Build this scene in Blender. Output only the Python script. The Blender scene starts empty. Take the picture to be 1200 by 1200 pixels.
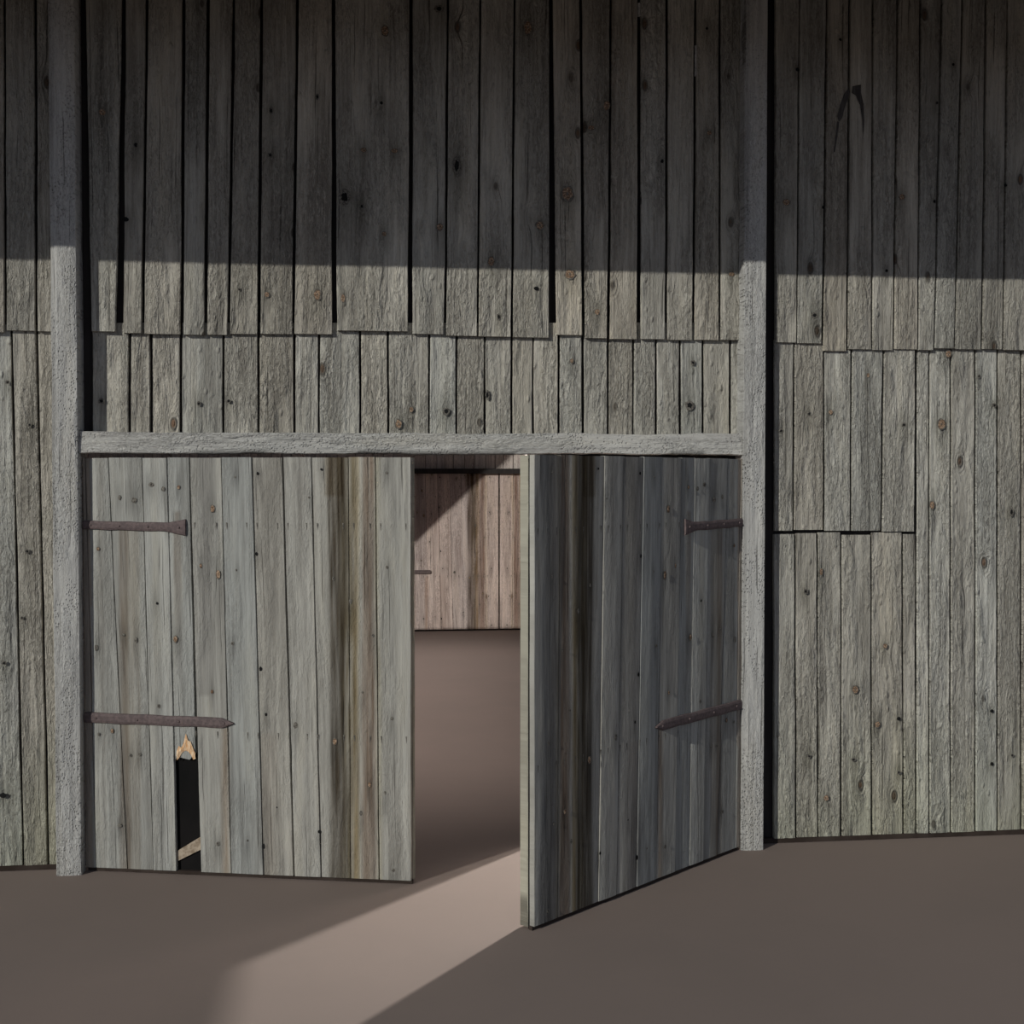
import bpy, math, random
from mathutils import Vector, noise as mn
random.seed(7)
SC = bpy.context.scene
COL = SC.collection

# ------------------------------------------------------------------ camera
FPX = 1480.0; YAW = math.radians(7); PITCH = math.atan(38/FPX); H = 2.2; D = 3.345*H
cam = bpy.data.cameras.new('camera'); co = bpy.data.objects.new('camera', cam); COL.objects.link(co)
cam.sensor_width = 36; cam.lens = 36*FPX/1200; cam.clip_end = 300
co.location = (0, -D, H); co.rotation_euler = (math.pi/2-PITCH, 0, -YAW)
SC.camera = co
# ------------------------------------------------------------------ light
W = bpy.data.worlds.new('sky'); SC.world = W; W.use_nodes = True
nt = W.node_tree; bg = nt.nodes['Background']
bg.inputs[1].default_value = 0.36
_tc = nt.nodes.new('ShaderNodeTexCoord'); _sx = nt.nodes.new('ShaderNodeSeparateXYZ'); _cr = nt.nodes.new('ShaderNodeValToRGB')
nt.links.new(_tc.outputs['Generated'], _sx.inputs[0]); nt.links.new(_sx.outputs[2], _cr.inputs[0]); nt.links.new(_cr.outputs[0], bg.inputs[0])
_cr.color_ramp.elements[0].position = 0.0; _cr.color_ramp.elements[0].color = (.92, 1.04, 1.30, 1)
_cr.color_ramp.elements[1].position = 0.75; _cr.color_ramp.elements[1].color = (.30, .36, .48, 1)
sl = bpy.data.lights.new('sun', 'SUN'); sl.energy = 2.42; sl.angle = math.radians(0.35); sl.color = (1, 0.975, 0.90)
so = bpy.data.objects.new('sun', sl); COL.objects.link(so)
SUN = Vector((1.08, 1.0, -0.6)).normalized()
so.rotation_euler = SUN.to_track_quat('-Z', 'Y').to_euler(); so.location = (-6, -8, 6)
ll = bpy.data.lights.new('patch_light', 'POINT'); ll.energy = 4900; ll.shadow_soft_size = 0.13; ll.color = (1, 0.97, 0.93)
lo = bpy.data.objects.new('patch_light', ll); COL.objects.link(lo); lo.location = (5.6, 5.0, 5.5)  # unseen light added to throw the bright patch on the ground
al = bpy.data.lights.new('floor_fill_light', 'AREA'); al.shape = 'RECTANGLE'; al.size = 3.2; al.size_y = 8.8; al.energy = 84; al.spread = math.radians(64); al.color = (1, 0.91, 0.87)
ao = bpy.data.objects.new('floor_fill_light', al); COL.objects.link(ao); ao.location = (0.6, 5.3, 4.2)  # unseen fill light added to brighten the inner floor
SC.view_settings.view_transform = 'Standard'; SC.view_settings.look = 'None'
SC.view_settings.exposure = 0; SC.view_settings.gamma = 1; SC.view_settings.use_curve_mapping = False

# measured camera turned back into places on a vertical plane y = c
_f = (math.sin(YAW)*math.cos(PITCH), math.cos(YAW)*math.cos(PITCH), -math.sin(PITCH))
_r = (math.cos(YAW), -math.sin(YAW), 0)
_u = (math.sin(YAW)*math.sin(PITCH), math.cos(YAW)*math.sin(PITCH), math.cos(PITCH))
def on_wall(x, y, c=0.0):
    r = [_f[i]+(x-600)/FPX*_r[i]+(600-y)/FPX*_u[i] for i in range(3)]
    t = (c+D)/r[1]
    return r[0]*t, H+r[2]*t

# ------------------------------------------------------------------ materials
class N:
    def __init__(s, m): s.t = m.node_tree
    def n(s, k, **kw):
        nd = s.t.nodes.new(k)
        for a, b in kw.items(): setattr(nd, a, b)
        return nd
    def l(s, a, b): s.t.links.new(a, b)
    def v(s, sock, val):
        if hasattr(val, 'is_linked'): s.l(val, sock)
        else: sock.default_value = val
    def math(s, op, a, b=0.0, clamp=False):
        m = s.n('ShaderNodeMath', operation=op, use_clamp=clamp); s.v(m.inputs[0], a); s.v(m.inputs[1], b); return m.outputs[0]
    def vm(s, op, a, b):
        m = s.n('ShaderNodeVectorMath', operation=op); s.v(m.inputs[0], a); s.v(m.inputs[1], b); return m.outputs[0]
    def noise(s, vec, sc, det=6, rough=0.6, dist=0):
        m = s.n('ShaderNodeTexNoise'); s.l(vec, m.inputs['Vector']); m.inputs['Scale'].default_value = sc
        m.inputs['Detail'].default_value = det; m.inputs['Roughness'].default_value = rough; m.inputs['Distortion'].default_value = dist
        return m.outputs[0]
    def rng(s, x, a, b, c=0.0, d=1.0, smooth=True):
        m = s.n('ShaderNodeMapRange', interpolation_type='SMOOTHSTEP' if smooth else 'LINEAR')
        s.v(m.inputs[0], x)
        for i, q in zip((1, 2, 3, 4), (a, b, c, d)): s.v(m.inputs[i], q)
        return m.outputs[0]
    def mix(s, f, a, b, bt='MIX'):
        m = s.n('ShaderNodeMix', data_type='RGBA', blend_type=bt)
        s.v(m.inputs[0], f); s.v(m.inputs[6], a); s.v(m.inputs[7], b); return m.outputs[2]

def newmat(name, rough=0.9):
    m = bpy.data.materials.new(name); m.use_nodes = True
    p = m.node_tree.nodes['Principled BSDF']; p.inputs['Roughness'].default_value = rough
    p.inputs['Specular IOR Level'].default_value = 0.15
    return m, p, N(m)
def c4(c, k=1): return (c[0]*k, c[1]*k, c[2]*k, 1)

def wood(name, light, dark, relief=1.0, smooth_gate=0.25, pits=0.0, knots=1.0, rough_scale=1.0, lumps=1.0):
    m, p, n = newmat(name)
    at = n.n('ShaderNodeAttribute', attribute_name='pc'); pc = at.outputs['Vector']
    tn = n.n('ShaderNodeAttribute', attribute_name='tint'); tint = tn.outputs['Color']
    # knots and the grain swerving round them
    kv = n.vm('MULTIPLY', pc, (6.2, 1.0, 3.1))
    vor = n.n('ShaderNodeTexVoronoi'); n.l(kv, vor.inputs['Vector']); vor.inputs['Scale'].default_value = 1.0
    d = vor.outputs['Distance']
    sep = n.n('ShaderNodeSeparateColor'); n.l(vor.outputs['Color'], sep.inputs[0])
    on = n.rng(sep.outputs[0], 0.60, 0.62, 0, knots)
    bend = n.math('MULTIPLY', n.rng(d, 0.0, 0.42, 1, 0), on)
    bx = n.math('MULTIPLY', bend, 0.030)
    cmb = n.n('ShaderNodeCombineXYZ'); n.l(bx, cmb.inputs[0])
    wob = n.n('ShaderNodeTexNoise'); n.l(n.vm('MULTIPLY', pc, (5, 1, 1.6)), wob.inputs['Vector']); wob.inputs['Scale'].default_value = 1; wob.inputs['Detail'].default_value = 3
    wv = n.vm('MULTIPLY', n.vm('SUBTRACT', wob.outputs['Color'], (0.5, 0.5, 0.5)), (0.035, 0, 0.0))
    q = n.vm('ADD', n.vm('ADD', pc, cmb.outputs[0]), wv)
    fine = n.noise(n.vm('MULTIPLY', q, (150, 1, 3.5)), 1, 7, 0.65)
    mid = n.noise(n.vm('MULTIPLY', q, (42, 1, 1.3)), 1, 6, 0.6)
    big = n.noise(n.vm('MULTIPLY', q, (9, 1, 0.9)), 1, 4, 0.55)
    rel = n.noise(n.vm('MULTIPLY', q, (78*rough_scale, 1, 26*rough_scale)), 1, 4, 0.6, 1.1)
    rel2 = n.noise(n.vm('MULTIPLY', q, (24, 1, 6.5)), 1, 4, 0.55, 1.4)
    gate0 = n.rng(n.noise(n.vm('MULTIPLY', pc, (4.5, 1, 1.1)), 1, 3), 0.36, 0.60, smooth_gate, 1)
    lump = n.n('ShaderNodeTexVoronoi'); n.l(n.vm('MULTIPLY', n.vm('ADD', q, wv), (26, 1, 15)), lump.inputs['Vector']); lump.inputs['Scale'].default_value = 1
    lsep = n.n('ShaderNodeSeparateColor'); n.l(lump.outputs['Color'], lsep.inputs[0])
    lm = n.math('MULTIPLY', n.rng(lump.outputs['Distance'], 0.08, 0.38, 1, 0), n.rng(lsep.outputs[0], 0.72, 0.74))
    t = n.math('ADD', n.math('MULTIPLY', fine, 0.25), n.math('ADD', n.math('MULTIPLY', mid, 0.35), n.math('MULTIPLY', big, 0.45)))
    t = n.rng(t, 0.38, 0.66, 0, 1)
    colr = n.mix(t, c4(dark), c4(light))
    colr = n.mix(n.math('MULTIPLY', n.rng(big, 0.50, 0.72), 0.35), colr, c4((light[0]*.72, light[1]*.66, light[2]*.56)))
    crack = n.rng(n.noise(n.vm('MULTIPLY', q, (85, 1, 1.1)), 1, 3, 0.5), 0.30, 0.345, 1, 0)
    colr = n.mix(n.math('MULTIPLY', crack, 0.65), colr, c4((.05, .045, .04)))
    fl = n.math('MULTIPLY', gate0, n.rng(rel, 0.52, 0.62)); dk = n.math('MULTIPLY', gate0, n.rng(rel, 0.46, 0.36))  # lit crests and shaded hollows painted into the colour
    colr = n.mix(n.math('MULTIPLY', fl, 0.38*lumps), colr, c4((light[0]*1.25, light[1]*1.25, light[2]*1.25)))
    colr = n.mix(n.math('MULTIPLY', dk, 0.35*lumps), colr, c4((.10, .095, .085)))
    # knot colouring
    kd = n.math('MULTIPLY', n.rng(d, 0.10, 0.13, 1, 0), on)
    kr = n.math('MULTIPLY', n.rng(d, 0.06, 0.085, 1, 0), on)
    colr = n.mix(n.math('MULTIPLY', kd, 0.75), colr, c4((.07, .055, .045)))
    warm = n.mix(sep.outputs[1], c4((.10, .075, .055)), c4((.26, .15, .09)))
    colr = n.mix(n.math('MULTIPLY', kr, 0.85), colr, warm)
    halo = n.math('MULTIPLY', n.rng(d, 0.12, 0.30, 1, 0), on)
    colr = n.mix(n.math('MULTIPLY', halo, 0.25), colr, c4((.13, .12, .10)))
    colr = n.mix(1.0, colr, tint, 'MULTIPLY')
    hgt = n.math('MULTIPLY', gate0, n.math('ADD', n.math('MULTIPLY', rel, 1.0), n.math('ADD', n.math('MULTIPLY', rel2, 1.3), n.math('MULTIPLY', mid, 0.6))))
    hgt = n.math('ADD', hgt, n.math('MULTIPLY', lm, 0.30*lumps))
    hgt = n.math('ADD', hgt, n.math('MULTIPLY', fine, 0.30))
    hgt = n.math('SUBTRACT', hgt, n.math('MULTIPLY', crack, 0.35))
    hgt = n.math('ADD', hgt, n.math('MULTIPLY', kd, 0.15))
    hgt = n.math('ADD', hgt, n.math('MULTIPLY', n.math('SINE', n.math('MULTIPLY', d, 70.0)), n.math('MULTIPLY', bend, 0.10)))
    if pits:
        pv = n.n('ShaderNodeTexVoronoi'); n.l(n.vm('MULTIPLY', pc, (75, 1, 60)), pv.inputs['Vector']); pv.inputs['Scale'].default_value = 1
        pm = n.rng(pv.outputs['Distance'], 0.12, 0.42, 1, 0)
        gate = n.rng(n.noise(n.vm('MULTIPLY', pc, (7, 1, 2.5)), 1, 3), 0.40, 0.58, 0, 1)
        pm = n.math('MULTIPLY', pm, gate)
        hgt = n.math('SUBTRACT', hgt, n.math('MULTIPLY', pm, pits))
        colr = n.mix(n.math('MULTIPLY', pm, 0.22), colr, c4((.05, .05, .05)))
    b = n.n('ShaderNodeBump'); b.inputs['Strength'].default_value = 1.0; b.inputs['Distance'].default_value = 0.016*relief
    n.l(hgt, b.inputs['Height']); n.l(b.outputs[0], p.inputs['Normal'])
    n.l(colr, p.inputs['Base Color'])
    return m

M = {}
M['wall'] = wood('weathered_boards', (.57, .555, .495), (.29, .275, .24), 2.3)
M['door'] = wood('door_boards', (.455, .455, .42), (.235, .23, .21), 0.5, knots=0.0, lumps=.3)
M['backdoor'] = wood('rear_boards', (.68, .61, .57), (.36, .305, .28), 0.3, knots=0.6)
M['post'] = wood('pitted_timber', (.52, .52, .50), (.35, .345, .33), 0.7, pits=0.55, knots=0.0, rough_scale=1.5)
M['beam'] = wood('rough_beam', (.53, .54, .52), (.33, .33, .32), 0.9, pits=0.35, knots=0.3, rough_scale=1.3)

def plain(name, col, col2, sc=(6, 6, 6), rough=0.9, bump=0.0, lo=.35, hi=.65, metal=0):
    m, p, n = newmat(name, rough)
    tc = n.n('ShaderNodeTexCoord'); v = n.vm('MULTIPLY', tc.outputs['Object'], sc)
    f = n.noise(v, 1, 6)
    n.l(n.mix(n.rng(f, lo, hi), c4(col), c4(col2)), p.inputs['Base Color'])
    p.inputs['Metallic'].default_value = metal
    if bump:
        b = n.n('ShaderNodeBump'); b.inputs['Distance'].default_value = bump; n.l(f, b.inputs['Height']); n.l(b.outputs[0], p.inputs['Normal'])
    return m
M['iron'] = plain('rusty_iron', (.10, .078, .078), (.15, .115, .112), (60, 60, 60), 0.75, 0.002)
M['black'] = plain('gap_darkness', (.006, .006, .006), (.010, .009, .009), (3, 3, 3), 1.0)  # near-black, stands in for the dark behind gaps in the boards
M['dark'] = plain('dark_backing_beam', (.030, .027, .027), (.045, .040, .038), (20, 20, 1.5), 1.0)
M['gap_shade'] = plain('gap_shade_dark', (.030, .022, .018), (.05, .038, .032), (4, 4, 4), 1.0)
M['ground'] = plain('packed_earth', (.215, .174, .152), (.232, .186, .162), (.5, .5, .5), 0.95)
M['roof'] = plain('roof_boards', (.31, .31, .32), (.41, .41, .42), (8, 1, 1), 0.9)
M['inner'] = plain('inner_wall_boards', (.20, .165, .14), (.30, .25, .21), (9, 9, .8), 0.9)
M['brace'] = plain('pale_brace', (.22, .17, .12), (.42, .35, .27), (30, 10, 30), 0.85, 0.002)
M['split'] = plain('split_wood', (.55, .30, .14), (.80, .62, .42), (120, 20, 30), 0.85, 0.003)
M['knot'] = plain('knot_wood', (.13, .08, .05), (.40, .29, .20), (110, 110, 110), 0.8, 0.001, .45, .6)
M['knotdark'] = plain('dark_knot', (.07, .062, .055), (.19, .18, .155), (90, 90, 90), 0.9)
M['hole'] = plain('nail_hole', (.008, .008, .008), (.015, .015, .015), (9, 9, 9), 1.0)
M['stain'] = plain('black_stain', (.05, .045, .045), (.09, .085, .08), (60, 60, 8), 1.0)

# ------------------------------------------------------------------ mesh helpers
class MB:
    def __init__(s): s.v = []; s.f = []; s.mi = []; s.pc = []; s.ti = []
    def add(s, vs, fs, mi=0, pc=None, ti=None):
        b = len(s.v); s.v += vs; s.f += [tuple(b+i for i in f) for f in fs]; s.mi += [mi]*len(fs)
        s.pc += pc if pc else [(v[0]+.31*v[1], 0.0, v[2]) for v in vs]
        s.ti += ti if ti else [(1, 1, 1)]*len(vs)
    def box(s, x0, x1, y0, y1, z0, z1, mi=0):
        vs = [(x, y, z) for x in (x0, x1) for y in (y0, y1) for z in (z0, z1)]
        s.add(vs, [(0, 1, 3, 2), (4, 6, 7, 5), (0, 4, 5, 1), (2, 3, 7, 6), (0, 2, 6, 4), (1, 5, 7, 3)], mi)
    def prism(s, poly, dvec, mi=0):
        k = len(poly); vs = [tuple(p) for p in poly]+[tuple(p[i]+dvec[i] for i in range(3)) for p in poly]
        s.add(vs, [tuple(range(k-1, -1, -1)), tuple(range(k, 2*k))]+[(i, (i+1) % k, k+(i+1) % k, k+i) for i in range(k)], mi)
    def build(s, name, mats, parent=None, smooth=False):
        me = bpy.data.meshes.new(name); me.from_pydata(s.v, [], s.f)
        for m in (mats if isinstance(mats, list) else [mats]): me.materials.append(m)
        me.polygons.foreach_set('material_index', s.mi)
        a = me.attributes.new('pc', 'FLOAT_VECTOR', 'POINT'); a.data.foreach_set('vector', [c for p in s.pc for c in p])
        t = me.attributes.new('tint', 'FLOAT_COLOR', 'POINT'); t.data.foreach_set('color', [c for p in s.ti for c in (p[0], p[1], p[2], 1.0)])
        me.validate(); me.update()
        o = bpy.data.objects.new(name, me); COL.objects.link(o)
        if parent: o.parent = parent
        import bmesh
        bm = bmesh.new(); bm.from_mesh(me); bmesh.ops.recalc_face_normals(bm, faces=bm.faces); bm.to_mesh(me); bm.free()
        if smooth:
            for f in me.polygons: f.use_smooth = True
        return o

_pid = [0]
def board(mb, xt0, xt1, zt, xb0, xb1, zb, yf, th=0.026, tintf=None, rag=0.0016, cham=0.004, tilt=None, horiz=False, notch=None, mi=0, sx=1, row=0.06, cup=0.0, colw=.022):
    """one sawn board, leaning sides, wavering edges, a chamfered front"""
    _pid[0] += 1; pid = _pid[0]
    R = random.Random(pid*13+5)
    h = zt-zb; nz = max(2, int(h/row)); w = (xt1-xt0+xb1-xb0)/2
    nx = max(3, int(w/colw)); off = R.uniform(-1, 1)*0.003
    tl = R.uniform(-1, 1)*0.004 if tilt is None else tilt
    base = R.uniform(.87, 1.10); hue = R.uniform(-.03, .03)
    prof = [0.0]+[0.0]+[i/(nx) for i in range(nx+1)]+[1.0, 1.0]
    vs = []; pc = []; ti = []
    n0 = R.uniform(0, 100)
    def edge(z, side):
        k = mn.noise(Vector((n0+side*17, z*2.1, 0)))*rag*2.2+mn.noise(Vector((n0+side*9, z*14, 3)))*rag
        return k
    ncol = nx+5
    for j in range(nz+1):
        tt = j/nz; z = zb+h*tt
        xl = xb0+(xt0-xb0)*tt+edge(z, 0); xr = xb1+(xt1-xb1)*tt+edge(z, 1)
        cols = [(xl, yf+th), (xl, yf+cham)]
        for i in range(nx+1):
            s_ = i/nx; x = xl+cham*0.8+(xr-xl-cham*1.6)*s_
            cols.append((x, yf+off+tl*(s_-.5)-cup*(1-(2*s_-1)**2)+mn.noise(Vector((x*9+n0, z*1.3, 5)))*0.0018))
        cols += [(xr, yf+cham), (xr, yf+th)]
        for (x, y) in cols:
            vs.append((sx*x, y, z) if not horiz else (z, y, x))
            pc.append((x-xl+pid*3.37, pid*5.31, z+pid*0.77))
            b = base
            t = (b*(1+hue), b, b*(1-hue))
            if tintf:
                q = tintf(x, z); t = (t[0]*q[0], t[1]*q[1], t[2]*q[2])
            ti.append(t)
    fs = []
    for j in range(nz):
        for i in range(ncol-1):
            a = j*ncol+i; fs.append((a, a+1, a+1+ncol, a+ncol))
    fs.append(tuple(range(ncol))); fs.append(tuple(nz*ncol+i for i in range(ncol-1, -1, -1)))
    if notch:
        for k in range(ncol): vs[k] = (vs[k][0], vs[k][1], vs[k][2]+notch(k/(ncol-1)))
    mb.add(vs, fs, mi, pc, ti)

def tag(o, label=None, cat=None, group=None, kind=None):
    if label: o['label'] = label
    if cat: o['category'] = cat
    if group: o['group'] = group
    if kind: o['kind'] = kind
    return o
def empty(name, loc, rz=0):
    o = bpy.data.objects.new(name, None); COL.objects.link(o); o.location = loc; o.rotation_euler = (0, 0, rz); o.empty_display_size = .2
    return o

# ------------------------------------------------------------------ ground
mb = MB(); mb.add([(-60, -40, 0), (60, -40, 0), (60, 60, 0), (-60, 60, 0)], [(0, 1, 2, 3)])
tag(mb.build('ground', M['ground']), 'smooth brown packed earth ground in front of and inside the barn', 'ground', kind='structure')

# ------------------------------------------------------------------ front wall
def px_row(mb, tops, bots, yt, yb, c, gap=0.005, ztop=None, zbot=None, tintf=None, adj=None, **kw):
    kw.setdefault('colw', .015); kw.setdefault('row', .045)
    """boards between successive boundaries; positions measured on plane y=c"""
    for i in range(len(tops)-1):
        ybi = yb[i] if isinstance(yb, (list, tuple)) else yb
        yti = yt[i] if isinstance(yt, (list, tuple)) else yt
        a, z1 = on_wall(tops[i], yti, c); b, _ = on_wall(tops[i+1], yti, c)
        e, z0 = on_wall(bots[i], ybi, c); f, _ = on_wall(bots[i+1], ybi, c)
        if ztop is not None:
            k = (ztop-z0)/(z1-z0); a = e+(a-e)*k; b = f+(b-f)*k; z1 = ztop
        if zbot is not None: z0 = zbot
        g = gap*random.uniform(.75, 1.35); ad = adj.get(i, (0, 0, 0, 0)) if adj else (0, 0, 0, 0); q = .0048; a += ad[0]*q; b += ad[1]*q; e += ad[2]*q; f += ad[3]*q
        board(mb, a+g/2, b-g/2, z1, e+g/2, f-g/2, z0, c, tintf=tintf, **kw)

WK = [(121,133,1.6,1.4,1),(317,183,1.5,1.2,2),(318,131,1.2,1.8,2),(404,232,3.2,4.0,2),(424,243,1.2,1.4,2),(451,38,1.8,2.4,1),(447,122,.8,.8,3),(426,177,1.4,1.0,1),(462,178,1.6,1.0,1),(450,275,1.0,1.0,1),
 (372,346,1.8,2.4,1),(313,346,1.2,1.2,1),(402,350,1.0,2.0,1),(664,228,3.0,3.4,1),(535,195,2.2,5.2,2),(514,12,2.6,1.8,2),(618,34,2.0,3.2,1),(667,322,2.6,2.2,1),(699,366,1.4,1.4,1),(628,339,1.4,1.0,3),(632,265,2.0,1.8,1),(515,267,1.6,1.6,1),
 (710,125,1.6,2.4,1),(692,151,1.8,1.0,1),(575,307,1.6,2.2,1),(584,372,1.2,1.8,2),(281,340,.8,.8,2),(830,157,1.2,1.0,1),(856,322,1.6,1.0,1),(827,35,.7,.7,3),(775,190,.8,1.0,3),(920,238,2.0,1.4,1),(953,370,2.0,1.6,2),(1055,232,1.6,1.4,1),
 (933,83,1.0,.9,3),(983,48,.8,.7,3),(1115,77,.7,.7,3),(1176,218,.9,.9,3),(1037,318,.8,.8,3),(963,244,.8,.8,3),(1093,237,.8,.9,3),(1096,122,1.0,1.0,2),(372,115,.9,1.6,2),(148,258,1.6,1.0,3),(160,171,.8,1.0,3),
 (1103,497,2.2,2.4,1),(1092,592,1.4,2.0,1),(973,483,1.2,1.2,1),(948,485,1.0,1.2,2),(1111,415,1.6,1.6,1),(1059,498,1.4,1.2,2),(1017,440,.8,1.0,1),(915,505,1.4,1.2,2),(962,670,.8,1.8,1),(1037,757,1.2,1.2,1),(1028,849,1.4,1.6,1),(1002,808,1.6,2.0,1),
 (968,935,1.4,1.4,1),(1053,842,1.2,.9,3),(944,693,1.4,1.4,2),(948,886,1.2,1.0,2),(1162,833,1.0,1.0,3),(1162,895,1.0,1.0,3),(1053,905,1.0,1.0,2),(1186,885,1.0,.9,2),(1165,475,1.2,1.2,2),(1147,441,1.0,1.0,2),(1000,890,1.4,1.0,2),(1185,600,1.4,2.4,2),
 (467,497,1.6,2.0,1),(482,480,1.0,1.2,1),(523,482,2.0,2.0,2),(670,423,.9,1.0,1),(571,463,1.2,2.6,2),(233,473,1.0,1.2,2),(119,470,1.6,1.4,2),(268,470,1.2,1.0,2),(812,425,1.4,1.4,2),(808,475,2.6,2.4,2),(9,448,1.2,1.0,2),(32,646,1.2,1.2,2),(35,498,1.0,1.0,2),(5,777,1.2,1.0,2),(4,932,1.8,1.2,3),(26,724,.8,.8,2)]
WKP = [on_wall(a, b, -.03)+(c*.0108, d*.0118, e) for a, b, c, d, e in WK]
def knot_shade(x, z, t):
    m = 0
    for (kx, kz, rx, rz, mi) in WKP:
        dx = (x-kx)/(rx*1.9+.008)
        if abs(dx) > 2.2: continue
        dz = (z-kz)/(rz*2.0+.02)
        if abs(dz) > 4: continue
        m += math.exp(-dx*dx-dz*dz*(.5 if dz > 0 else .22))*.34
    m = min(m, .5)
    return (t[0]*(1-m), t[1]*(1-m), t[2]*(1-m*1.05))
def wall_knots(mb, test, c):
    for (kx, kz, rx, rz, mi), (px, py, _, _, _) in zip(WKP, WK):
        if not test(px, py): continue
        k = 18; R_ = random.Random(px*3+py)
        for (s_, m_, dy) in ((1.22, 2, .0040), (.95, 1, .0048), (.30, 2, .0053)) if mi == 1 else ((1.0, 2, .0040), (.55, 3, .0045)) if mi == 2 else ((1.0, 3, .0042),):
            ph = [R_.uniform(.84, 1.14) for _ in range(k)]
            vs = [(kx, c-dy-.001, kz)]+[(kx+rx*s_*ph[i]*math.cos(i*2*math.pi/k), c-dy, kz+rz*s_*ph[i]*math.sin(i*2*math.pi/k)) for i in range(k)]
            mb.add(vs, [(0, 1+i, 1+(i+1) % k) for i in range(k)], m_)
WM = ['wall', 'knot', 'knotdark', 'hole', 'post']
def upper_tint(x, z):
    k = 0
    v = 1-.16*max(0, min(1, .5+1.6*mn.noise(Vector((x*2.1, z*.45, 9)))))
    return knot_shade(x, z, (v*1.0, v*.985, v*.97))
def low_tint(x, z):
    k = max(0, 1-z/0.9)*(.5+.6*mn.noise(Vector((x*5, z*1.2, 2))))
    v = 1.0
    return knot_shade(x, z, (v*(1-.10*k), v*(1-.04*k), v*(1-.20*k)))

wall = empty('wall_front', (0, 0, 0)); tag(wall, 'weathered grey vertical plank front wall of the barn, shaded above by the eave', 'wall', kind='structure')
TOP = 5.42
U = -0.050   # upper boarding stands proud of the lower
L_ = -0.020
mb = MB()
# left of the left post
lt = [-420, -384, -350, -312, -270, -232, -196, -160, -124, -86, -44, -20, 5, 41, 78]
px_row(mb, lt, [x+1 for x in lt], 0, [387+(i % 3) for i in range(14)], U, ztop=TOP, gap=.015, tintf=upper_tint)
mid_t = [99, 145, 172, 215, 244, 274, 306, 349, 390, 482, 525, 563, 603, 645, 681, 716, 749, 782, 815, 844, 876]
mid_b = [106, 139, 167, 213, 241, 268, 303, 344, 390, 480, 522, 560, 600, 645, 684, 713, 748, 781, 813, 844, 874]
mid_y = [388, 390, 391, 392, 392, 391, 391, 391, 387, 391, 393, 394, 395, 392, 396, 397, 397, 398, 398, 398]
px_row(mb, mid_t, mid_b, 0, mid_y, U, ztop=TOP, adj={1: (0, 0, 4, 0), 13: (0, 0, 6, 0), 8: (0, 0, 3, 0), 9: (0, 0, 2, 0), 14: (0, 0, 1, 0), 16: (0, 0, 2, 0), 0: (0, -1, 0, -2)}, gap=.016, tintf=upper_tint)
rt_t = [908, 937, 969, 996, 1023, 1052, 1079, 1104, 1128, 1156, 1181, 1208, 1240, 1275, 1310, 1340, 1378, 1412, 1450, 1490, 1530, 1570, 1610, 1650]
rt_b = [908, 934, 964, 993, 1022, 1047, 1076, 1095, 1119, 1151, 1176, 1206, 1240, 1275, 1310, 1340, 1378, 1412, 1450, 1490, 1530, 1570, 1610, 1650]
rt_y = [401, 402, 411, 409, 410, 409, 410, 408, 409, 409, 410, 410]+[410]*11
px_row(mb, rt_t, rt_b, 0, rt_y, U, ztop=TOP, gap=.012, tintf=upper_tint)
is_up = lambda a, b: b < 388
wall_knots(mb, is_up, U)
for (a, b, c_, d_) in ((814.5, 53, 818.5, 89), (747.5, 3, 750.5, 19)):    # pale slivers paint the sky light showing through two joints
    x0, z1 = on_wall(a, b, U); x1, z0 = on_wall(c_, d_, U); mb.box(x0, x1, U+.001, U+.012, z0, z1, 4)
mb.build('upper_boarding', [M[k] for k in WM], wall)
# lower boarding
mb = MB()
lt2 = [-420, -380, -345, -305, -262, -226, -190, -150, -118, -80, -50, -18, 13, 43, 72]
lb2 = [x+14 for x in lt2]; lb2[-1] = 84
px_row(mb, lt2, lb2, 380, 1016, L_, gap=.013, zbot=.028, tintf=low_tint)
m2 = [107, 152, 177, 212, 262, 303, 345, 374, 422, 455, 503, 535, 568, 600, 625, 655, 683, 713, 742, 769, 797, 824, 856, 876]
px_row(mb, m2, m2, 378, 530, L_, gap=.013, tintf=low_tint)
r_up = [907, 931, 966, 998, 1036, 1074]; r_upb = [907, 930, 966, 997, 1033, 1073]
px_row(mb, r_up, r_upb, 398, [622, 621, 622, 622, 623], L_-.012, gap=.012, tintf=low_tint)
r_lo = [906, 932, 958, 986, 1021, 1058, 1074]
px_row(mb, r_lo, [906, 933, 959, 986, 1022, 1059, 1074], [626, 625, 624, 627, 624, 626], 978, L_, gap=.014, zbot=.028, tintf=low_tint)
r_lg = [1074, 1089, 1114, 1143, 1169, 1197, 1232, 1262, 1295, 1330, 1362, 1400, 1432, 1470, 1505, 1545, 1580, 1620, 1655]
px_row(mb, r_lg, r_lg, 400, 978, L_, gap=.014, zbot=.028, tintf=low_tint)
wall_knots(mb, lambda a, b: not is_up(a, b), L_-.010)
mb.build('lower_boarding', [M[k] for k in WM], wall)
# dark backing added to darken board gaps; foot strip paints the shade below
mb = MB()
XL, XR = on_wall(-420, 500)[0], on_wall(1655, 500)[0]
mb.box(-4.62, -1.60, .012, .04, 0, 5.52); mb.box(2.33, XR, .012, .04, 0, 5.52); mb.box(-1.60, 2.33, .012, .04, 2.36, 5.52)
mb.box(1.06, 2.33, .012, .04, 2.27, 2.36)  # header added to close the bright gap over the right door
mb.build('gap_backing', M['dark'], wall)
mb = MB(); mb.box(XL, -1.64, -.022, .010, 0, .030); mb.box(2.38, XR, -.022, .010, 0, .030)
mb.build('gap_shade', M['gap_shade'], wall)  # dark strip painted as the shaded gap under the boards
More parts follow.
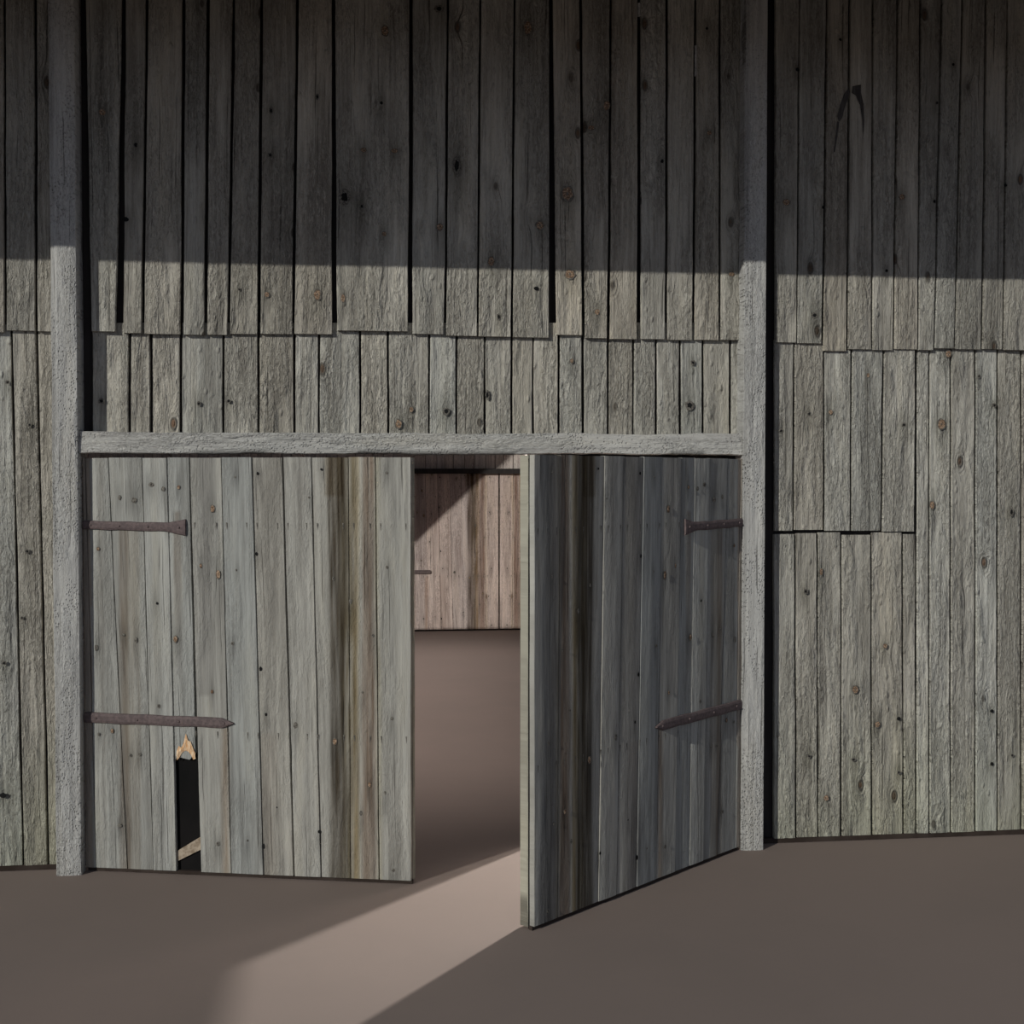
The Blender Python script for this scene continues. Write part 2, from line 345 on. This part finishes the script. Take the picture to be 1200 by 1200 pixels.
# dark splash stain high on the right side, painted onto the boards
mb = MB()
def blob(pts, mi=0, c=U-.0065):
    P = [on_wall(x, y, c) for x, y in pts]
    vs = [(a, c, b) for a, b in P]
    mb.add(vs, [tuple(range(len(vs)))], mi)
blob([(995, 103), (989, 110), (985, 122), (981, 136), (983, 143), (987, 138), (990, 126), (994, 115), (996, 108)])
blob([(999, 101), (1009, 99), (1009, 108), (1012, 122), (1013, 142), (1011.5, 160), (1010.5, 142), (1008, 124), (1003, 112), (998, 109)])
blob([(981, 142), (979, 160), (977, 178), (978.5, 178), (981, 162), (983.5, 143)])
mb.build('splash_stain', M['stain'], wall)

# ------------------------------------------------------------------ posts and lintel
def post(x0, x1, label):
    mb = MB()
    n_ = 90; ys = -.150
    random.seed(int(x0*100))
    prof = []
    _pid[0] += 1; pid = _pid[0]
    z1 = 5.42; w = x1-x0
    xs = [0, 0, .03, .12, .25, .4, .55, .7, .85, .97, 1, 1]; ysd = [.22, .012, .003, 0, 0, 0, 0, 0, 0, .003, .012, .22]
    vs = []; pc = []; ti = []
    for j in range(n_+1):
        z = z1*j/n_
        for k, (a, b) in enumerate(zip(xs, ysd)):
            e = 0
            if k <= 3: e = mn.noise(Vector((x0, z*3, 1)))*.004+mn.noise(Vector((x0, z*17, 7)))*.002
            if k >= 8: e = mn.noise(Vector((x0, z*1.5, 4)))*.002
            x = x0+w*a+e*(1 if k <= 3 else 1); y = ys+b+mn.noise(Vector((a*4+x0, z*4, 8)))*.003
            if k in (2, 3): y += .004+.006*max(0, mn.noise(Vector((x0+4, z*2.2, 8))))
            vs.append((x, y, z)); pc.append((w*a+pid*3.1+(.2 if 0 < k < 11 else b), pid*5.3, z))
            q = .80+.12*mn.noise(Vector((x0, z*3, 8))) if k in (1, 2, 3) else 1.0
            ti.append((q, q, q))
    nc = len(xs); fs = []
    for j in range(n_):
        for i in range(nc): a = j*nc+i; b = j*nc+(i+1) % nc; fs.append((a, b, b+nc, a+nc))
    fs += [tuple(range(nc)), tuple(n_*nc+i for i in range(nc))]
    mb.add(vs, fs, 0, pc, ti)
    o = mb.build('timber_post', M['post']); tag(o, label, 'post', 'posts beside the doorway')
    return o
post(-1.665, -1.525, 'pale pitted square timber post at the left side of the barn doorway')
post(2.256, 2.392, 'pale pitted square timber post at the right side of the barn doorway')

zl0 = on_wall(500, 532, -.13)[1]; zl1 = on_wall(500, 507.5, -.13)[1]
mb = MB()
random.seed(3)
board(mb, zl0, zl1, 2.254, zl0, zl1, -1.523, -.132, th=.14, horiz=True, rag=.004, cham=.006, tilt=.006, row=.03)
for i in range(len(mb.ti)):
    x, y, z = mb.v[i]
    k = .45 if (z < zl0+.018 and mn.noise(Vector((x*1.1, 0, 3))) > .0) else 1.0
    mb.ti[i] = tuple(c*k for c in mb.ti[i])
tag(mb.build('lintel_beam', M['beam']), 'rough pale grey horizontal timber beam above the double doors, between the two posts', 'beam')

# ------------------------------------------------------------------ the doors
DW = 376.0
ZT = 2.322
def zpx(y): return H-(y-562)*H/461.0      # a height read on the left door
def dtint(wd, wide=False):
    def f(x, z):
        u = x/wd; p = 107+u*DW    # position across the door as measured
        n1 = mn.noise(Vector((p*.03, z*1.1, 1)))*3.0
        r, g, b = 1.0, 1.0, 1.0
        def band(c, w, col, k=1.0, soft=2.0):
            nonlocal r, g, b
            d = abs(p+n1-c)-w
            m = max(0, min(1, .5-d/soft/2))*k
            m *= .75+.5*max(-.5, min(.5, mn.noise(Vector((p*.4, z*2.5, c)))))
            r *= 1-m*(1-col[0]); g *= 1-m*(1-col[1]); b *= 1-m*(1-col[2])
        lo = max(0, min(1, (1.55-z)/.8))
        if wide:      # this leaf's wider stain, with shade painted in along its free edge
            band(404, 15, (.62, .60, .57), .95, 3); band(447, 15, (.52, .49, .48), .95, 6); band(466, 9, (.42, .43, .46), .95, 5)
        band(400, 9, (.30, .27, .24), 1.15); band(411+4*lo, 10, (.50, .45, .36), 1.1); band(421, 3, (1.0, .90, .70))
        band(435, 7, (.52, .42, .36), 1.1); band(446, 3, (1.05, 1.0, .82), .7)
        if z > 2.1: band(398, 10, (.60, .50, .36), .8)
        if z < zpx(600): band(218, 4, (.55, .46, .40), .8*max(0, min(1, (z-.9)/.8)))
        if z < zpx(618): band(154, 6, (.55, .48, .43), .95); band(164, 9, (.76, .71, .66), .9)
        if z < zpx(850): band(272, 4, (.72, .55, .42), .8, 3)
        band(249, 7, (.64, .63, .64), .85, 4) if z > 1.0 else None
        band(128, 3, (.72, .68, .65), .6, 3); band(190, 3, (.8, .77, .73), .5, 3); band(363, 5, (.85, .84, .84), .7, 5); band(335, 4, (.9, .9, .9), .6, 5)
        band(320, 9, (.90, .84, .80), .7, 8) if z < .8 else None
        for (kx, ky, krx, krz, kmi) in KN:
            dx = (p-n1-kx)/(2.2*krx+1.5); dz = (z-zpx(ky))/(.022*krz+.02)
            if abs(dx) < 2 and abs(dz) < 3:
                m = math.exp(-dx*dx-dz*dz*.35)*.30; r *= 1-m; g *= 1-m; b *= 1-m
        if p < 116: r *= .92; g *= .80; b *= .72
        k = .93+.14*mn.noise(Vector((p*.06, z*.8, 5)))
        return (r*k, g*k, b*k)
    return f
# (top px, bottom px) of each joint, read on the left door
JT = [107, 110, 137, 177, 206, 232, 269, 304, 339, 372, 413, 443, 483]
JB = [107, 119, 156, 187, 214, 242, 278, 315, 350, 381, 414, 446, 483]
# knots: px, py, rx, rz (cm), material index 1 warm, 2 dark, 3 hole
KN = [(259, 596, 1.5, 2.3, 1), (265, 673, 1.6, 2.6, 1), (397, 870, 1.5, 2.0, 1), (140, 857, 1.2, 1.4, 1), (124, 861, 1.0, 1.2, 2), (257, 811, 1.0, 1.2, 1),
      (151, 583, 1.2, 1.6, 2), (168, 586, 2.2, 1.8, 2), (188, 568, 2.2, 1.4, 2), (202, 573, 1.4, 1.6, 2), (220, 571, 1.1, 1.2, 1), (311, 555, 1.0, 1.1, 3),
      (285, 559, .7, .8, 2), (383, 550, .9, .8, 3), (309, 649, 1.0, 1.2, 3), (396, 678, 1.0, 1.4, 2), (456, 554, 1.0, 1.1, 2), (456, 665, 1.0, 1.2, 2), (286, 668, .7, .9, 2),
      (122, 759, 1.4, 2.0, 2), (154, 744, 1.3, 1.0, 2), (169, 750, 1.2, 1.8, 2), (194, 707, 1.0, 1.0, 3), (215, 749, 1.5, 2.0, 1), (281, 754, 1.2, 1.2, 2), (125, 643, 1.1, 1.1, 1),
      (313, 784, 1.0, 1.5, 3), (195, 828, 1.4, 1.4, 2), (319, 838, 1.0, 1.0, 3), (353, 851, 1.9, 2.2, 2), (161, 886, 1.4, 1.1, 2), (172, 885, 1.4, 1.2, 2), (148, 969, 1.8, 1.3, 2),
      (263, 991, 1.4, 1.4, 2), (315, 994, 1.1, 1.8, 3), (379, 977, 1.0, 1.1, 3), (331, 948, .6, .6, 3), (436, 921, 1.2, 1.6, 1), (453, 931, .8, 1.2, 2), (426, 955, 1.0, 1.6, 2),
      (461, 843, 1.2, 1.2, 2), (462, 1023, 1.4, 1.2, 2), (415, 705, 1.2, 1.6, 2), (440, 745, .9, 1.0, 2), (428, 812, .8, .8, 2), (297, 987, .8, .8, 2), (369, 583, .8, .7, 2), (245, 663, .9, 1.3, 1)]
def add_knots(mb, sx, wd, yf, kn=KN):
    for (px, py, rx, rz, mi) in kn:
        cx = (px-107)/DW*wd; cz = zpx(py-(px-107)*(.045*(py-562)/460)); rx *= .0074; rz *= .0085
        k = 16; R = random.Random(px*7+py)
        if mi in (1, 2):      # dark ring then the heart
            for (s_, m_, dy) in ((1.22, 2, .0008), (1.0, mi, .0018)) if mi == 1 else ((1.0, 2, .0010), (.6, 3, .0014)) if (px+py) % 3 == 0 else ((1.0, 2, .0010),):
                ph = [R.uniform(.86, 1.12) for _ in range(k)]
                vs = [(sx*(cx), yf-dy-.002, cz)]+[(sx*(cx+rx*s_*ph[i]*math.cos(i*2*math.pi/k)), yf-dy, cz+rz*s_*ph[i]*math.sin(i*2*math.pi/k)) for i in range(k)]
                mb.add(vs, [(0, 1+i, 1+(i+1) % k) for i in range(k)], m_)
        else:
            ph = [R.uniform(.8, 1.15) for _ in range(k)]
            vs = [(sx*(cx+rx*ph[i]*math.cos(i*2*math.pi/k)), yf-.0012, cz+rz*ph[i]*math.sin(i*2*math.pi/k)) for i in range(k)]
            mb.add(vs, [tuple(range(k))], 3)
    # pairs of small nail marks with drip along the upper ledge
    for j in range(5, 12):
        for u in (JT[j]+6, JT[j+1]-6):
            for py in (614, 856):
                cx = (u-107)/DW*wd; cz = zpx(py)
                vs = [(sx*(cx-.0035), yf-.0010, cz+.012), (sx*(cx+.0035), yf-.0010, cz+.012), (sx*(cx+.003), yf-.0010, cz-.004), (sx*(cx+.001), yf-.0010, cz-.030), (sx*(cx-.002), yf-.0010, cz-.004)]
                mb.add(vs, [(0, 1, 2, 3, 4)], 2)

def make_door(name, loc, rz, sx, wd, label, broken):
    root = empty(name, loc, rz); tag(root, label, 'door', 'open double barn doors', 'thing')
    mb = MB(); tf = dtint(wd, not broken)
    _pid[0] = 400
    zb = .022
    for i in range(12):
        f = wd/DW
        a, b, c, d = [(q-107)*f for q in (JT[i], JT[i+1], JB[i], JB[i+1])]
        g = .003+.002*(i % 3)
        if i == 5 or i == 7: g = .008
        zl = zb; nf = None
        if broken and i == 4:     # the board with its lower part broken away
            zl = zpx(884); k = (ZT-zl)/(ZT-zb); c = a+(c-a)*k; d = b+(d-b)*k; c += .004; d -= .010
            nf = lambda s: [0, -.02, .012, .03,   .034, .03, .016, -.012, -.016, .01, .012, .02, .02][min(12, int(s*12.9))]
        zt = ZT-(.010*(i % 3 == 1))*0-.002*(i % 2)
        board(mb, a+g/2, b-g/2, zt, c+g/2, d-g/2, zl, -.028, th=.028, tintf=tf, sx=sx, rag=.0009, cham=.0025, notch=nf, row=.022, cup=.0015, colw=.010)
    add_knots(mb, sx, wd, -.0315)
    mb.build('board', [M['door'], M['knot'], M['knotdark'], M['hole']], root).name = 'boarding'
    # inner layer: near-black sheet added as darkness behind the gap, ledges behind
    mb = MB(); q0, q1 = sorted((0.012*sx, (wd-.004)*sx)); mb.box(q0, q1, .002, .010, .004, ZT-.02)
    mb.build('dark_backing', M['black'], root)
    if not broken or True:
        _pid[0] = 440+int(loc[0]*10)
        e0, e1 = (wd-.19), wd-.002
        for (z0, z1) in ((.16, .32), (1.05, 1.2), (1.98, 2.14)):
            mb = MB(); q0, q1 = sorted((.05*sx, (wd-.2)*sx)); mb.box(q0, q1, .010, .040, z0, z1)
            mb.build('ledge', M['inner'], root)
        mb = MB()
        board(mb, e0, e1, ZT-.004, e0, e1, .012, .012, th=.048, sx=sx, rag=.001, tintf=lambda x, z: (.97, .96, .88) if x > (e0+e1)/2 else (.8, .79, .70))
        mb.build('edge_stile', M['door'], root)
    mb = MB(); q0, q1 = sorted((.01*sx, wd*sx)); mb.box(q0, q1, -.020, .001, .002, .022)
    mb.build('foot_shade_strip', M['gap_shade'], root)  # dark strip paints the shade under the door
    # strap hinges
    def strap(u0, z0, u1, z1, hw0, hw1, flare, label):
        mb = MB(); n_ = 26; vs = []
        for i in range(n_+1):
            t = i/n_; u = u0+(u1-u0)*t; z = z0+(z1-z0)*t+.0012*math.sin(t*19)
            hw = hw0+(hw1-hw0)*t+.0008*math.sin(t*31)
            if flare and t > .83: hw += (t-.83)/.17*.022
            if not flare and t > .94: hw *= max(.12, (1-t)/.06*.9)
            for (yy, k) in ((-.031, 1.0), (-.040, .88), (-.0445, .45), (-.0445, -.45), (-.040, -.88), (-.031, -1.0)): vs.append((sx*u, yy, z+hw*k))
        fs = [(i*6+k, i*6+(k+1) % 6, i*6+6+(k+1) % 6, i*6+6+k) for i in range(n_) for k in range(6)]+[tuple(range(6)), tuple(n_*6+k for k in range(6))]
        mb.add(vs, fs)
        st = mb.build('strap_hinge', M['iron'], root)
        for t in (.08, .36, .64, .94):   # domed nail heads
            nb = MB(); u = u0+(u1-u0)*t; z = z0+(z1-z0)*t; r = .0075; k = 10
            vs = [(sx*u, -.051, z)]+[(sx*(u+r*.7*math.cos(a)), -.049, z+r*.7*math.sin(a)) for a in [i*2*math.pi/k for i in range(k)]]+[(sx*(u+r*math.cos(a)), -.044, z+r*math.sin(a)) for a in [i*2*math.pi/k for i in range(k)]]
            nb.add(vs, [(0, 1+i, 1+(i+1) % k) for i in range(k)]+[(1+i, 1+k+i, 1+k+(i+1) % k, 1+(i+1) % k) for i in range(k)])
            nb.build('nail_head', M['iron'], st)
        return st
    f = wd/DW
    strap(-.0+.004, zpx(615.0), (228-107)*f, zpx(617.5), .024, .026, True, '')
    strap(.004, zpx(841), (282-107)*f, zpx(843.5), .030, .029, False, '')
    if broken:
        a = (214-107)*f; b = (246-107)*f
        # diagonal brace seen through the gap
        mb = MB(); mb.prism([(a-.10, -.010, zpx(1009)), (b+.10, -.010, zpx(962)), (b+.10, -.010, zpx(980)), (a-.10, -.010, zpx(1027)), ], (0, .010, 0))
        mb.v = [(x, y, max(z, .02)) for x, y, z in mb.v]
        tag(mb.build('diagonal_brace', M['brace'], root), 'pale brown diagonal brace seen through the gap of the broken board')
        # raw splintered wood on the broken end
        mb = MB(); zz = zpx(884); a0 = (213.5-107)*f+.010; b0 = (239-107)*f-.008; k = 9
        up = [.03, .06, .05, .075, .13, .09, .085, .05, .02]; dn = [-.018, -.004, .020, .034, .038, .032, .016, -.012, -.006]
        vs = []
        for i in range(k):
            x = a0+(b0-a0)*i/(k-1); vs += [(x, -.0335, zz+up[i]), (x, -.037, zz+(up[i]+dn[i])/2), (x, -.030, zz+dn[i]-.004)]
        mb.add(vs, [(i*3+j, i*3+3+j, i*3+4+j, i*3+1+j) for i in range(k-1) for j in range(2)])
        tag(mb.build('splintered_end', M['split'], root), 'fresh orange splintered end of the broken board')
    return root
lx, ly = -1.512, -.045; fx, fy = .298, -.512
aL = math.atan2(fy-ly, fx-lx); wL = math.hypot(fx-lx, fy-ly)
make_door('barn_door', (lx, ly+.0, 0), aL, 1, wL, 'sunlit left barn door standing slightly open, one board broken away near the bottom', True)
rx_, ry_ = 2.240, -.10; fx, fy = .828, -1.300
aR = math.atan2(ry_-fy, rx_-fx); wR = math.hypot(rx_-fx, ry_-fy)
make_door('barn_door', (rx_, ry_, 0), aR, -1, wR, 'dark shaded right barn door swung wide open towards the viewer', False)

# ------------------------------------------------------------------ inside: rear wall with its closed doors
YB = 10.98
rear = empty('wall_back', (0, 0, 0)); tag(rear, 'plank rear wall of the barn seen through the open doorway', 'wall', kind='structure')
SB = (YB+D)/D
mb = MB(); random.seed(11)
x = -6.0
while x < 12:
    w = random.uniform(.115, .17); board(mb, x, x+w-.008, 6.2, x, x+w-.008, 2.36, YB, row=.3, tintf=lambda a, b: (1, 1, 1)); x += w
mb.build('upper_boarding', M['backdoor'], rear)
mb = MB(); mb.box(-6.0, -.03, YB, YB+.05, 0, 2.40); mb.box(4.02, 12, YB, YB+.05, 0, 2.40); mb.box(-6, 12, YB+.03, YB+.06, 0, 6.2); mb.build('backing', M['inner'], rear)
mb = MB(); mb.box(-.02, 4.01, YB-.03, YB+.02, 0, .03); mb.build('gap_shade', M['gap_shade'], rear)  # dark strip paints shade at the foot of the rear doors
mb = MB(); mb.box(-6, 12, YB-.10, YB, 2.285, 2.355)
tag(mb.build('lintel_beam', M['dark']), 'thin dark horizontal beam over the rear doors at the far end of the barn', 'beam')
def back_door(x_h, sx, label):
    root = empty('barn_door', (x_h, YB-.03, 0)); tag(root, label, 'door', 'closed rear doors of the barn', 'thing')
    wd = 1.875; mb = MB(); tf = dtint(wd); _pid[0] = 500
    def tf2(x, z): q = tf(x, z); return (q[0]*1.03, q[1]*.97, q[2]*.97)
    for i in range(12):
        f = wd/DW; a, b, c, d = [(q-107)*f for q in (JT[i], JT[i+1], JB[i], JB[i+1])]
        board(mb, a+.002, b-.002, 2.285, c+.002, d-.002, .022, -.028, th=.028, tintf=tf2, sx=sx, rag=.0009, cham=.0025, row=.05)
    add_knots(mb, sx, wd, -.0315)
    mb.build('boarding', [M['backdoor'], M['knot'], M['knotdark'], M['hole']], root)
    mb = MB(); q0, q1 = sorted((0, wd*sx)); mb.box(q0, q1, 0, .012, .005, 2.28); mb.build('dark_backing', M['black'], root)
    for (u1, z, hw) in ((.60, zpx(616), .024), (.875, zpx(842), .029)):
        mb = MB(); q0, q1 = sorted((.004*sx, u1*sx)); mb.prism([(q0, -.044, z-hw), (q1, -.044, z-hw*.9), (q1+.01*sx, -.044, z), (q1, -.044, z+hw*.9), (q0, -.044, z+hw)], (0, .012, 0))
        mb.build('strap_hinge', M['iron'], root)
xh = on_wall(433, 739, YB)[0]
back_door(xh, 1, 'sunlit rear barn door at the far end of the barn, crossed by a diagonal shadow')
back_door(xh+3.765, -1, 'rear barn door behind the open dark door, right one of the closed rear pair')

# ------------------------------------------------------------------ side walls and roof; partition and panel added to shape light, out of view
def vwall(name, p, q, z0, z1, th, mat, label):
    mb = MB(); d = Vector((q[0]-p[0], q[1]-p[1], 0)).normalized(); n_ = Vector((d.y, -d.x, 0))*th
    mb.prism([(p[0], p[1], z0), (q[0], q[1], z0), (q[0], q[1], z1), (p[0], p[1], z1)], tuple(n_)); return tag(mb.build(name, mat), label, 'wall', kind='structure')
mb = MB(); pd = Vector((2.46-1.12, YB-.12-.25, 0)).normalized(); pn = (pd.y*.05, -pd.x*.05, 0)
def pp(y, z): return (1.12+(y-.25)/pd.y*pd.x, y, z)
mb.prism([pp(.25, 0), pp(YB-.12, 0), pp(YB-.12, 7.9), pp(5.4, 7.9), pp(.25, 5.50)], pn)  # unseen partition added, keeps the patch light off the visible floor
tag(mb.build('wall_inner_blocker', M['inner']), 'unseen plank partition added inside the barn to block the inner light', 'wall', kind='structure')
# left side wall; opening added to throw slanting sun onto the rear wall
XW = -4.6
def to_left(px, py):
    xb, zb = on_wall(px, py, YB-.03); t = (xb-XW)/1.08
    return (YB-.03-t, zb+.6*t)
A_ = to_left(593, 537); B_ = to_left(482, 645)
sl_ = ((A_[0]-B_[0]), (A_[1]-B_[1]))
P_hi = (A_[0]+sl_[0]*.35, A_[1]+sl_[1]*.35); P_lo = (B_[0]-sl_[0]*.45, B_[1]-sl_[1]*.45)
yb0 = P_lo[0]; yr = P_hi[0]-1.0
lowl = lambda y: .6*(YB-.03-y)          # the line of rays that meet the foot of the rear wall
poly_open = [(yr, lowl(yr)+.02), (yb0, lowl(yb0)+.02), P_lo, P_hi, (yr, P_hi[1])]
mb = MB()
ys = sorted(set([0.0, YB]+[p[0] for p in poly_open]+[yr+(yb0-yr)*i/24 for i in range(25)]))
def top_y(y): return min(5.52+(y)*.466, 8.2) if y < 5.5 else 8.2-(y-5.5)*.466
def diag(y):
    t = (y-P_lo[0])/(P_hi[0]-P_lo[0]); return P_lo[1]+(P_hi[1]-P_lo[1])*t
for a, b in zip(ys[:-1], ys[1:]):
    def quad(z00, z01, z10, z11):
        mb.add([(XW, a, z00), (XW, b, z01), (XW, b, z11), (XW, a, z10), (XW-.05, a, z00), (XW-.05, b, z01), (XW-.05, b, z11), (XW-.05, a, z10)],
               [(0, 1, 2, 3), (7, 6, 5, 4), (0, 4, 5, 1), (3, 2, 6, 7), (0, 3, 7, 4), (1, 5, 6, 2)])
    m_ = (a+b)/2
    if m_ < yr or m_ > yb0: quad(0, 0, top_y(a), top_y(b))
    else:
        quad(0, 0, lowl(a)+.02, lowl(b)+.02)
        ta = diag(a) if m_ > P_hi[0] else P_hi[1]; tb = diag(b) if m_ > P_hi[0] else P_hi[1]
        quad(ta, tb, max(ta, top_y(a)), max(tb, top_y(b)))
tag(mb.build('wall_left', M['inner']), 'left side wall of the barn with an unseen opening added to let sun in', 'wall', kind='structure')
vwall('wall_right', (XR, .05), (XR, YB), 0, 5.4, .05, M['inner'], 'right side wall of the barn')
# roof: front slope with its deep eave; the rear slope is left off to let sky light in
mb = MB(); mb.prism([(-4.66, -2.0, 4.587), (16, -2.0, 4.587), (16, 5.5, 8.082), (-4.66, 5.5, 8.082)], (0, 0, .05))
tag(mb.build('roof_and_blocker', M['roof']), 'front slope of the board roof with its deep eave', 'roof', kind='structure')
mb = MB(); mb.prism([(1.18, .12, 2.0), (1.70, .12, 2.0), (1.70, 3.0, 2.0), (1.52, 3.0, 2.0)], (0, 0, .04))  # unseen panel added to cut off the light patch on the ground
tag(mb.build('roof_and_blocker', M['inner']), 'unseen panel added beside the partition to trim the ground light patch', 'light blocker', kind='structure')
